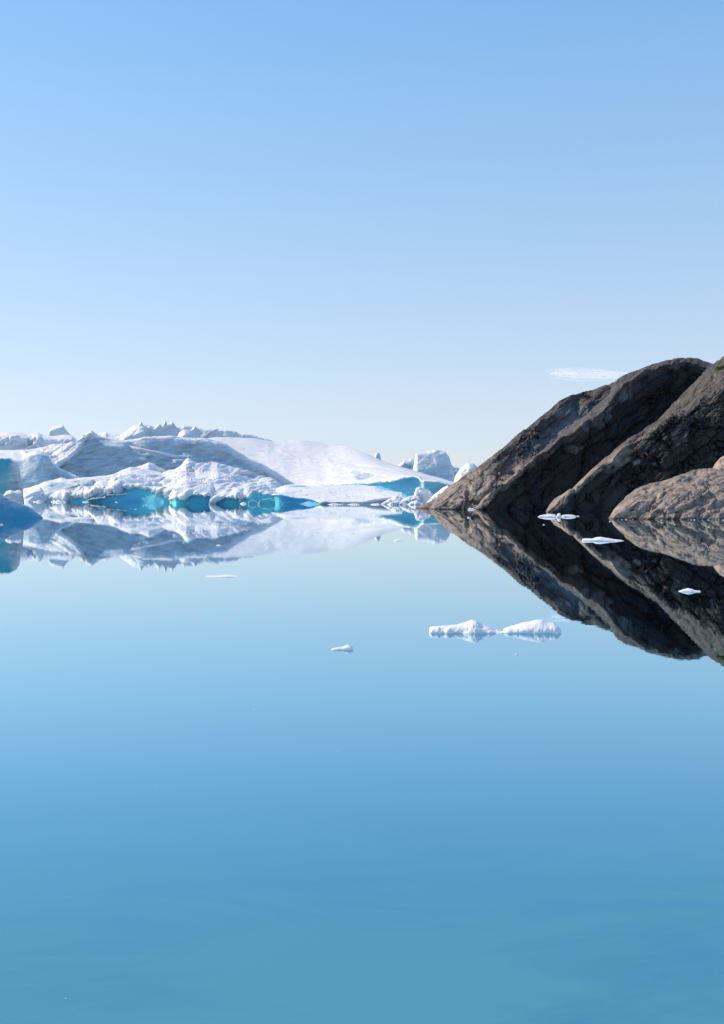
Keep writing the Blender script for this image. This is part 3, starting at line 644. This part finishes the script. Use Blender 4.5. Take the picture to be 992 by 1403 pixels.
# ================================================================== ROCKS
A1 = .70
NRK = [('v', 6, 58, A1 + .3, (1.8, 1.5, 1)), ('g', 13, 70, A1, (2.2, 1.5, 1)), ('s', 8.0, 28, A1 + .06, (5, 3, 1)), ('s', 3.0, 11, A1 - .04, (6, 3, 1)), ('g', 4.5, 20, A1, (3, 1.6, 1)), ('c', 1.2, 30, A1 + .2, (2.5, 2, 1)), ('g', .9, 7, A1, (2, 1, 1))]
gA = rock('dark_gneiss', 190, (.35, .275, .225), (.17, .14, .118), (.41, .30, .235), stain=.5, trim=(4, 17))
gB = rock('warm_gneiss', 126, (.37, .29, .235), (.17, .135, .11), (.44, .325, .25), ang=-.5, bump=.7)
gC = rock('pale_gneiss', 130, (.42, .32, .25), (.28, .21, .17), (.45, .34, .26), ang=-.9, bump=.5)
s1 = [(588, 700), (594, 694), (598, 685), (616, 667), (634.5, 654), (658, 638), (671, 627), (689, 612.6), (707, 596), (731, 576), (743, 567.5), (765, 548.6), (786, 538), (801, 535.4), (815, 534), (830, 528), (845, 522), (870, 515), (920, 512), (1000, 520)]
s1D = lambda x: 214 + max(0, x - 600) * .10
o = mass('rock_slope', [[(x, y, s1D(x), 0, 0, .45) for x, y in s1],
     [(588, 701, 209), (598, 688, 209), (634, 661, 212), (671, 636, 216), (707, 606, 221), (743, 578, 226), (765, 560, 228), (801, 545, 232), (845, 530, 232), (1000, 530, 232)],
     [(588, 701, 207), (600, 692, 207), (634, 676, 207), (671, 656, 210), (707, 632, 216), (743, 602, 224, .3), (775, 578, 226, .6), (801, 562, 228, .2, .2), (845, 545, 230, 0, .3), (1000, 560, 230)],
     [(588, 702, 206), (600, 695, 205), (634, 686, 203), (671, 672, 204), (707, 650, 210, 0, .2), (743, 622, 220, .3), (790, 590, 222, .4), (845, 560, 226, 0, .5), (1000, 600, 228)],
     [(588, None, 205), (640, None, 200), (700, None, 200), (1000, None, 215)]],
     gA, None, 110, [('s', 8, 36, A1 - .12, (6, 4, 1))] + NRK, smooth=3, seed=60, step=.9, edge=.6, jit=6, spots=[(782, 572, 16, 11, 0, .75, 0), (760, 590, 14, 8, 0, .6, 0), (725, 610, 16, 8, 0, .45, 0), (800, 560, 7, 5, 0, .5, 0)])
tag(o, 'leftmost dark rock slope, its lit streaked foot meeting the ice', 'rock', 'bare rock slopes')
s2 = [(644, 704), (650, 697), (661, 681), (680, 665), (696, 654), (718, 636), (734, 623), (760, 604), (765, 598), (791, 578), (816, 556), (832, 541), (843, 521), (855, 514), (867, 509), (892, 499), (918, 492), (943, 489.4), (956, 490), (966, 494.5), (976, 498), (1000, 512), (1060, 560)]
s2D = lambda x: 203 + max(0, min(1, (x - 650) / 300)) * 12
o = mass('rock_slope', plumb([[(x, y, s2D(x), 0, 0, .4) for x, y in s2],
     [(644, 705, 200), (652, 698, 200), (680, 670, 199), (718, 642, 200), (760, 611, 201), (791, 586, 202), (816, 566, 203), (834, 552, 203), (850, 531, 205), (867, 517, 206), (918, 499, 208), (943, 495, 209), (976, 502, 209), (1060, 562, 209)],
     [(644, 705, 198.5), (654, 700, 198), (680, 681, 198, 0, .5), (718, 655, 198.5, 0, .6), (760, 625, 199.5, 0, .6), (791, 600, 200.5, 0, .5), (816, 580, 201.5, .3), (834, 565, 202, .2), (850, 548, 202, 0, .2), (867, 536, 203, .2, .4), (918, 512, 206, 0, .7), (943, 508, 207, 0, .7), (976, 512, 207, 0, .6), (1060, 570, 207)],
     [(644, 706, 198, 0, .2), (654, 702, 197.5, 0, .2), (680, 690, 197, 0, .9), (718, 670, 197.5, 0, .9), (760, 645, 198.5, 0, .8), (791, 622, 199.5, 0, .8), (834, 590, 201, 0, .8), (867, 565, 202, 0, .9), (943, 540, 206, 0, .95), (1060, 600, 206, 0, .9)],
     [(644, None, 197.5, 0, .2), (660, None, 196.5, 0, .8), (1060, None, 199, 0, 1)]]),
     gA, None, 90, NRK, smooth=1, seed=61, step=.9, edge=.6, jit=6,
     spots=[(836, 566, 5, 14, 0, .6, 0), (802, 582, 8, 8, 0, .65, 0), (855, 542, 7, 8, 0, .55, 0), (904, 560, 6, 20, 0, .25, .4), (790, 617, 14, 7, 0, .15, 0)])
tag(o, 'middle dark rock slope with a rounded summit and black shaded wall', 'rock', 'bare rock slopes')
s3 = [(742, 707), (748.6, 702), (753, 694), (761, 684), (783, 670), (808, 644), (825, 629.5), (868, 597.6), (910, 563.6), (935, 539), (953, 521), (970, 502), (981, 493), (992, 486), (1030, 462), (1100, 440), (1300, 470)]
s3D = lambda x: 176 + max(0, min(1, (x - 750) / 250)) * 2
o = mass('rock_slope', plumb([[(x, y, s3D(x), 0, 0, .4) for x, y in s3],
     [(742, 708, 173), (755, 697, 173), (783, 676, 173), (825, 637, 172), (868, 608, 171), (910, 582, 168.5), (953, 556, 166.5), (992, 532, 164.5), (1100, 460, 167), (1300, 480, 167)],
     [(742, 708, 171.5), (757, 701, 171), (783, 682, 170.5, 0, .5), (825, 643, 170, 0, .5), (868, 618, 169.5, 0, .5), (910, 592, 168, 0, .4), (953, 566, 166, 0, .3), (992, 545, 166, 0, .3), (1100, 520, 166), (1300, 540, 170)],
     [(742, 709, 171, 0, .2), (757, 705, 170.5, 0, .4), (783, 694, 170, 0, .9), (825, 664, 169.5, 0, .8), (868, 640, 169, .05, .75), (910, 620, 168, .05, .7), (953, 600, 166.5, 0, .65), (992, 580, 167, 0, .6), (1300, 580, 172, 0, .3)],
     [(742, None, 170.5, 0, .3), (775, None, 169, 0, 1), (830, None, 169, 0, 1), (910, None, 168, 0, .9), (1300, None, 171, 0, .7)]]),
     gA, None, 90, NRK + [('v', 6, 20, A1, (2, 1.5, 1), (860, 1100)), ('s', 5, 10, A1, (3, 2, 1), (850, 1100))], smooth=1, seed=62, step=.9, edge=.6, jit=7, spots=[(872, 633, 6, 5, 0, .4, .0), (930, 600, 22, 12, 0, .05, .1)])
tag(o, 'rightmost high dark rock slope with a rugged lit shoulder and grass patch near its top', 'rock', 'bare rock slopes')
s4 = [(832, 716), (836, 710), (842.5, 698), (851, 687.6), (861, 678), (872, 670), (889, 662.5), (913.6, 657), (931, 651), (950, 645), (965, 641.8), (978, 642.5), (992, 646), (1030, 645), (1100, 650), (1250, 690)]
o = mass('shore_rock', [[(x, y, 134, 0, 0, .5) for x, y in s4],
     [(832, 717, 127), (842, 701, 128), (858, 688, 129), (880, 673, 130), (913, 666, 130), (950, 656, 130), (992, 655, 129), (1250, 696, 128)],
     [(832, 717, 123.5), (842, 707, 123), (858, 697, 124), (880, 686, 125), (913, 681, 125), (950, 673, 125), (992, 672, 125), (1250, 700, 125)],
     [(832, None, 121.5), (858, None, 120), (900, None, 119), (1250, None, 118)]],
     gB, None, 22, [('g', 10, 55, .4, (2.5, 2, 1)), ('s', 15, 24, .46, (5, 3, 1)), ('s', 7, 11, .6, (5, 3, 1)), ('v', 4, 36, .62, (4, 2, 1)), ('c', 4, 30, .6, (4, 2, 1)), ('v', 1.8, 18, .6, (4, 2, 1)), ('f', 1.0, 7)], smooth=2, seed=63, step=.7, edge=.5, vs=1.6)
tag(o, 'low warm brown cracked shore rock in the right foreground, standing in the water', 'rock')
s5 = [(972, 652), (975, 643), (980, 634), (986, 627), (992, 623), (1006, 618), (1030, 622), (1050, 650)]
o = mass('boulder', [[(x, y, 139) for x, y in s5], [(x, y + 5, 136.5) for x, y in s5], [(x, y + 14, 135.5) for x, y in s5], [(x, y + 24, 135) for x, y in s5]],
     gC, None, 7, [('f', 1.5, 16), ('r', .8, 7, 1.2, (3, 1, 1))], smooth=2, seed=64, step=.5, bottom=3)
tag(o, 'pale tan boulder on top of the shore rock at the right edge', 'boulder')
s6 = [(569, 695.5), (574, 693), (580, 690), (586, 688), (594, 686.8), (600, 688), (604, 696)]
o = mass('shore_rock', [[(x, y, 224) for x, y in s6], [(x, y + 1.5, 221) for x, y in s6], [(x, None, 218) for x, y in s6]],
     gA, None, 8, [('f', 1.2, 9), ('r', .8, 5)], smooth=1, seed=65, step=.4, bottom=-1)
tag(o, 'small low dark rock at the foot of the leftmost slope, before the ice', 'rock')

# grass patch near the top of the right slope
def make_grass():
    m, t, b = newmat('grass'); 
    b.inputs['Base Color'].default_value = (.11, .12, .025, 1); b.inputs['Roughness'].default_value = .8
    V, Fc = [], []; rnd = random.Random(3)
    for i in range(900):
        px = rnd.uniform(981, 1012); f = (px - 981) / 31
        py = 506.5 - 9 * f + rnd.uniform(-2.0, 2.4); D = 170.2 + rnd.uniform(-.4, .4) - 1.2
        c = Vector(wpos(np.array(px), np.array(py), D)); a = rnd.uniform(0, 6.28); h = rnd.uniform(.2, .45); wd = .09
        dx, dy = math.cos(a) * wd, math.sin(a) * wd; k = len(V)
        V += [(c.x - dx, c.y - dy, c.z), (c.x + dx, c.y + dy, c.z), (c.x + rnd.uniform(-.1, .1), c.y + rnd.uniform(-.1, .1), c.z + h)]
        Fc.append((k, k + 1, k + 2))
    me = bpy.data.meshes.new('grass_patch'); me.from_pydata(V, [], Fc)
    tag(link('grass_patch', me, m), 'small green grass patch on the shoulder of the rightmost rock slope', 'grass', kind='stuff')
make_grass()

# ================================================================== FLOES
def floe(label, prof, yw, depth, shade=.12, seed=0, step=.6, amp=1.0, dirt=.15, name='ice_floe', c=.0, group='small ice floes'):
    D = shore(yw); s = D / F
    cr = [(x, y, D + depth * .5) for x, y in prof]
    n = [(x, y + (yw - y) * .28, D + depth * .22, c) for x, y in prof]
    f = [(x, y + (yw - y) * .72, D + depth * .06, c + .03) for x, y in prof]
    o = mass(name, [cr, n, f, [(x, None, D + depth * .05, c + .2, .4) for x, y in prof]], ice(D, dirt, .6, .5, 1.06), None, depth * .5,
             [('f', 2.2 * amp, 16), ('w', 1.3 * amp, 16, .3, (2, 2, 1)), ('g', .6 * amp, 7)], step=step, vs=2, smooth=2, seed=seed, bottom=-.04, backfade=.75)
    return tag(o, label, 'ice floe', group)
floe('largest white floe of two humps joined by a thin neck, in open water', [(588.5, 868), (589, 860), (592, 858.6), (600, 858), (612, 857.2), (626, 856), (634, 853), (640.5, 851), (648, 849), (653, 850), (660.6, 855), (671, 860), (679, 864.5), (689, 865.2), (692, 861.5),
      (700, 858), (709, 855), (718, 852.5), (727, 850.5), (735, 849), (743, 848.5), (751, 851.5), (759, 853.7), (763, 857), (767.5, 864), (768, 868)], 868.5, .9, seed=70, step=.5, amp=2.0)
floe('small white floe drifting left of the two-humped floe, lump at its right end', [(454, 891), (455, 889.3), (462, 887.2), (468, 886.5), (472, 885), (477, 882.8), (480, 884), (483, 887), (484, 891)], 891, .30, seed=71, step=.3, amp=.6)
floe('long thin flat floe alone on open water at the left', [(279, 791), (284, 789.2), (292, 789.4), (300, 788.8), (308, 788), (318, 788.2), (325, 789.3), (330, 791)], 791, .9, seed=72, step=.5, amp=.25)
floe('long thin white floe tapering to the right, before the shore rock', [(797.5, 741), (798, 737.8), (803, 737.5), (812, 738), (817, 736), (823, 735.5), (832, 737), (842, 739), (850, 740), (855, 741.2)], 741.6, 2.2, seed=73, step=.4, amp=.4)
floe('white floe with a low central hump, near the right edge in dark reflections', [(928, 811), (930, 810), (937, 807.3), (943, 805.8), (948, 806.8), (953, 809.3), (959.5, 809.6), (960, 811)], 811.2, .5, seed=74, step=.3, amp=.5)
floe('glassy white floe left in the cluster below the rock slopes', [(737, 708.4), (740, 706.2), (748, 704.6), (755, 704.2), (761, 705), (763, 708.4)], 708.6, 4, seed=75, step=.4, amp=.6, c=.12)
floe('upright small ice block in the middle of the cluster below the rock slopes', [(762.5, 709), (763.5, 704.5), (766, 702.8), (768, 703.4), (768.6, 709)], 709, 1.2, seed=76, step=.3, amp=.6)
floe('pale flat floe right in the cluster below the rock slopes', [(768.5, 708.3), (771, 705.8), (777, 705), (784, 705.3), (788, 706.4), (789, 708.3)], 708.4, 4, seed=77, step=.4, amp=.5)
floe('small white floe at the foot of the middle rock slope', [(641, 698.4), (643, 696.6), (648, 696.4), (652, 698.4)], 698.5, 3, seed=78, step=.3, amp=.3)
floe('small oval floe in open water below the blue cove', [(540, 741.5), (541, 739.4), (546, 738.6), (550.5, 739.6), (551.5, 741.5)], 741.6, 1.2, seed=79, step=.3, amp=.4)
floe('flat thin ice sheet on the mirror water right of the blue wedge', [(88, 710.4), (94, 709.2), (108, 708.8), (120, 709.4), (128, 710.4)], 710.5, 3, seed=80, step=.5, amp=.3)
floe('little flat floe in the reflection of the great berg', [(295.5, 747.6), (298, 746.4), (301, 746.4), (303.5, 747.6)], 747.7, .8, seed=81, step=.25, amp=.2)

# tiny brash bits
def bit_mesh(seed):
    rnd = random.Random(seed); import bmesh
    bm = bmesh.new(); bmesh.ops.create_icosphere(bm, subdivisions=2, radius=.5)
    for v in bm.verts:
        k = 1 + rnd.uniform(-.18, .18); v.co = Vector((v.co.x * k, v.co.y * k * .7, v.co.z * k * .45))
    me = bpy.data.meshes.new('ice_bit'); bm.to_mesh(me); bm.free()
    for p in me.polygons: p.use_smooth = True
    me.materials.append(ice(60, .05, .3)); return me
bm_ = [bit_mesh(i) for i in range(3)]
bits = [(792, 707.5, 4, 'tiny ice bit just right of the floe cluster below the rocks'),
        (745, 719.2, 3.4, 'tiny ice bit in the dark water below the floe cluster'),
        (201.6, 692, 4, 'tiny ice bit close before the bright blue undercut'),
        (186, 698, 3, 'tiny ice bit farther out before the bright blue undercut'),
        (312, 698.6, 3, 'tiny ice bit before the caves of the rough mound'),
        (484, 731, 3, 'tiny ice bit in the reflection of the smooth snow hill'),
        (1.5, 719, 6, 'tiny ice bit at the left edge under the blue wedge'),
        (642.5, 709.5, 5, 'tiny ice sliver below the foot of the middle rock slope'),
        (836, 714.5, 3.5, 'tiny ice bit at the left tip of the brown shore rock'),
        (925, 719, 2.4, 'tiny ice bit in front of the brown shore rock'),
        (349, 973, 2.6, 'speck of ice on the open water left of centre'),
        (463, 1030, 2, 'speck of ice on the open water near the middle of the picture'),
        (213, 1079, 2, 'speck of ice on the open water at the lower left'),
        (708, 897, 4, 'flat grey speck under the two-humped floe'),
        (90, 1368, 2, 'speck of ice on the water at the bottom left')]
for i, (px, py, wpx, lab) in enumerate(bits):
    D = shore(py); o = bpy.data.objects.new('ice_bit', bm_[i % 3]); COL.objects.link(o)
    k = wpx * D / F; o.location = ((px - CX) / F * D, D, .05 * k); o.scale = (k, k, k * .8)
    o.rotation_euler = (0, 0, i * .37 % .6)
    tag(o, lab, 'ice bit', 'tiny ice bits')
# white ice grains stranded along the rock water line
for i, px in enumerate((846, 851, 857, 866, 905, 941, 946, 950, 961, 969, 974, 983, 989)):
    D = 118.6 - (.9 if px > 900 else -.8) + (i * 5 % 4) * .5; o = bpy.data.objects.new('ice_bit', bm_[i % 3]); COL.objects.link(o)
    k = (.8 + (i * 7 % 5) * .3) * D / F; o.location = ((px - CX) / F * D, D - .4, .03); o.scale = (k * 1.4, k, k)
    tag(o, 'one of the white ice grains stranded along the water line of the brown shore rock', 'ice bit', 'ice grains along the shore rock')

# ================================================================== cloud streak, far behind the rocks
def make_cloud():
    m = bpy.data.materials.new('thin_cloud'); m.use_nodes = True; t = m.node_tree; t.nodes.clear()
    out = t.nodes.new('ShaderNodeOutputMaterial')
    di = N_(t, 'ShaderNodeBsdfDiffuse'); di.inputs[0].default_value = (.86, .72, .76, 1)
    tl = N_(t, 'ShaderNodeBsdfTranslucent'); tl.inputs[0].default_value = (.86, .72, .76, 1)
    ad = t.nodes.new('ShaderNodeAddShader'); t.links.new(di.outputs[0], ad.inputs[0]); t.links.new(tl.outputs[0], ad.inputs[1])
    tr = t.nodes.new('ShaderNodeBsdfTransparent'); lw = N_(t, 'ShaderNodeLayerWeight', Blend=.5)
    st = noise_(t, coords(t, (1 / 260, 1 / 260, 1 / 22)), 1, 3, .5, .4)
    al = N_(t, 'ShaderNodeMapRange'); t.links.new(lw.outputs['Facing'], al.inputs[0])
    for i, v in zip((1, 2, 3, 4), (0., .9, .34, 0.)): al.inputs[i].default_value = v
    mm = N_(t, 'ShaderNodeMath', operation='MULTIPLY'); t.links.new(al.outputs[0], mm.inputs[0]); t.links.new(ramp(t, st, [(.25, .3), (.7, 1.)]), mm.inputs[1])
    mx = t.nodes.new('ShaderNodeMixShader'); t.links.new(mm.outputs[0], mx.inputs[0]); t.links.new(tr.outputs[0], mx.inputs[1]); t.links.new(ad.outputs[0], mx.inputs[2])
    t.links.new(mx.outputs[0], out.inputs['Surface'])
    import bmesh
    e = empty('cloud', 805, 9000, 'thin pale pinkish cloud streak low over the dark rock ridge', 'cloud')
    for px, py, wx, hy in ((800, 510.5, 105, 6.0), (812, 514.5, 110, 7.5), (792, 508.5, 70, 3.5), (806, 519, 62, 5.0), (765, 515.5, 26, 3.5), (850, 514, 80, 5)):
        D = 9000; bm = bmesh.new(); bmesh.ops.create_uvsphere(bm, u_segments=40, v_segments=16, radius=.5)
        rnd = np.array([v_.co[:] for v_ in bm.verts])
        d = fbm(rnd * np.array([5, 2, 1.5]) + px, 3)
        for v_, q in zip(bm.verts, d): v_.co *= 1 + .45 * q
        for v_ in bm.verts: v_.co = Vector((v_.co.x * wx * D / F, v_.co.y * 400, v_.co.z * hy * D / F))
        me = bpy.data.meshes.new('wisp'); bm.to_mesh(me); bm.free()
        for p in me.polygons: p.use_smooth = True
        o = link('wisp', me, m, e)
        P = Vector(wpos(np.array(px), np.array(py), D)); o.location = P - ORG[e.name]
        o.rotation_euler = (0, .035, 0)
make_cloud()
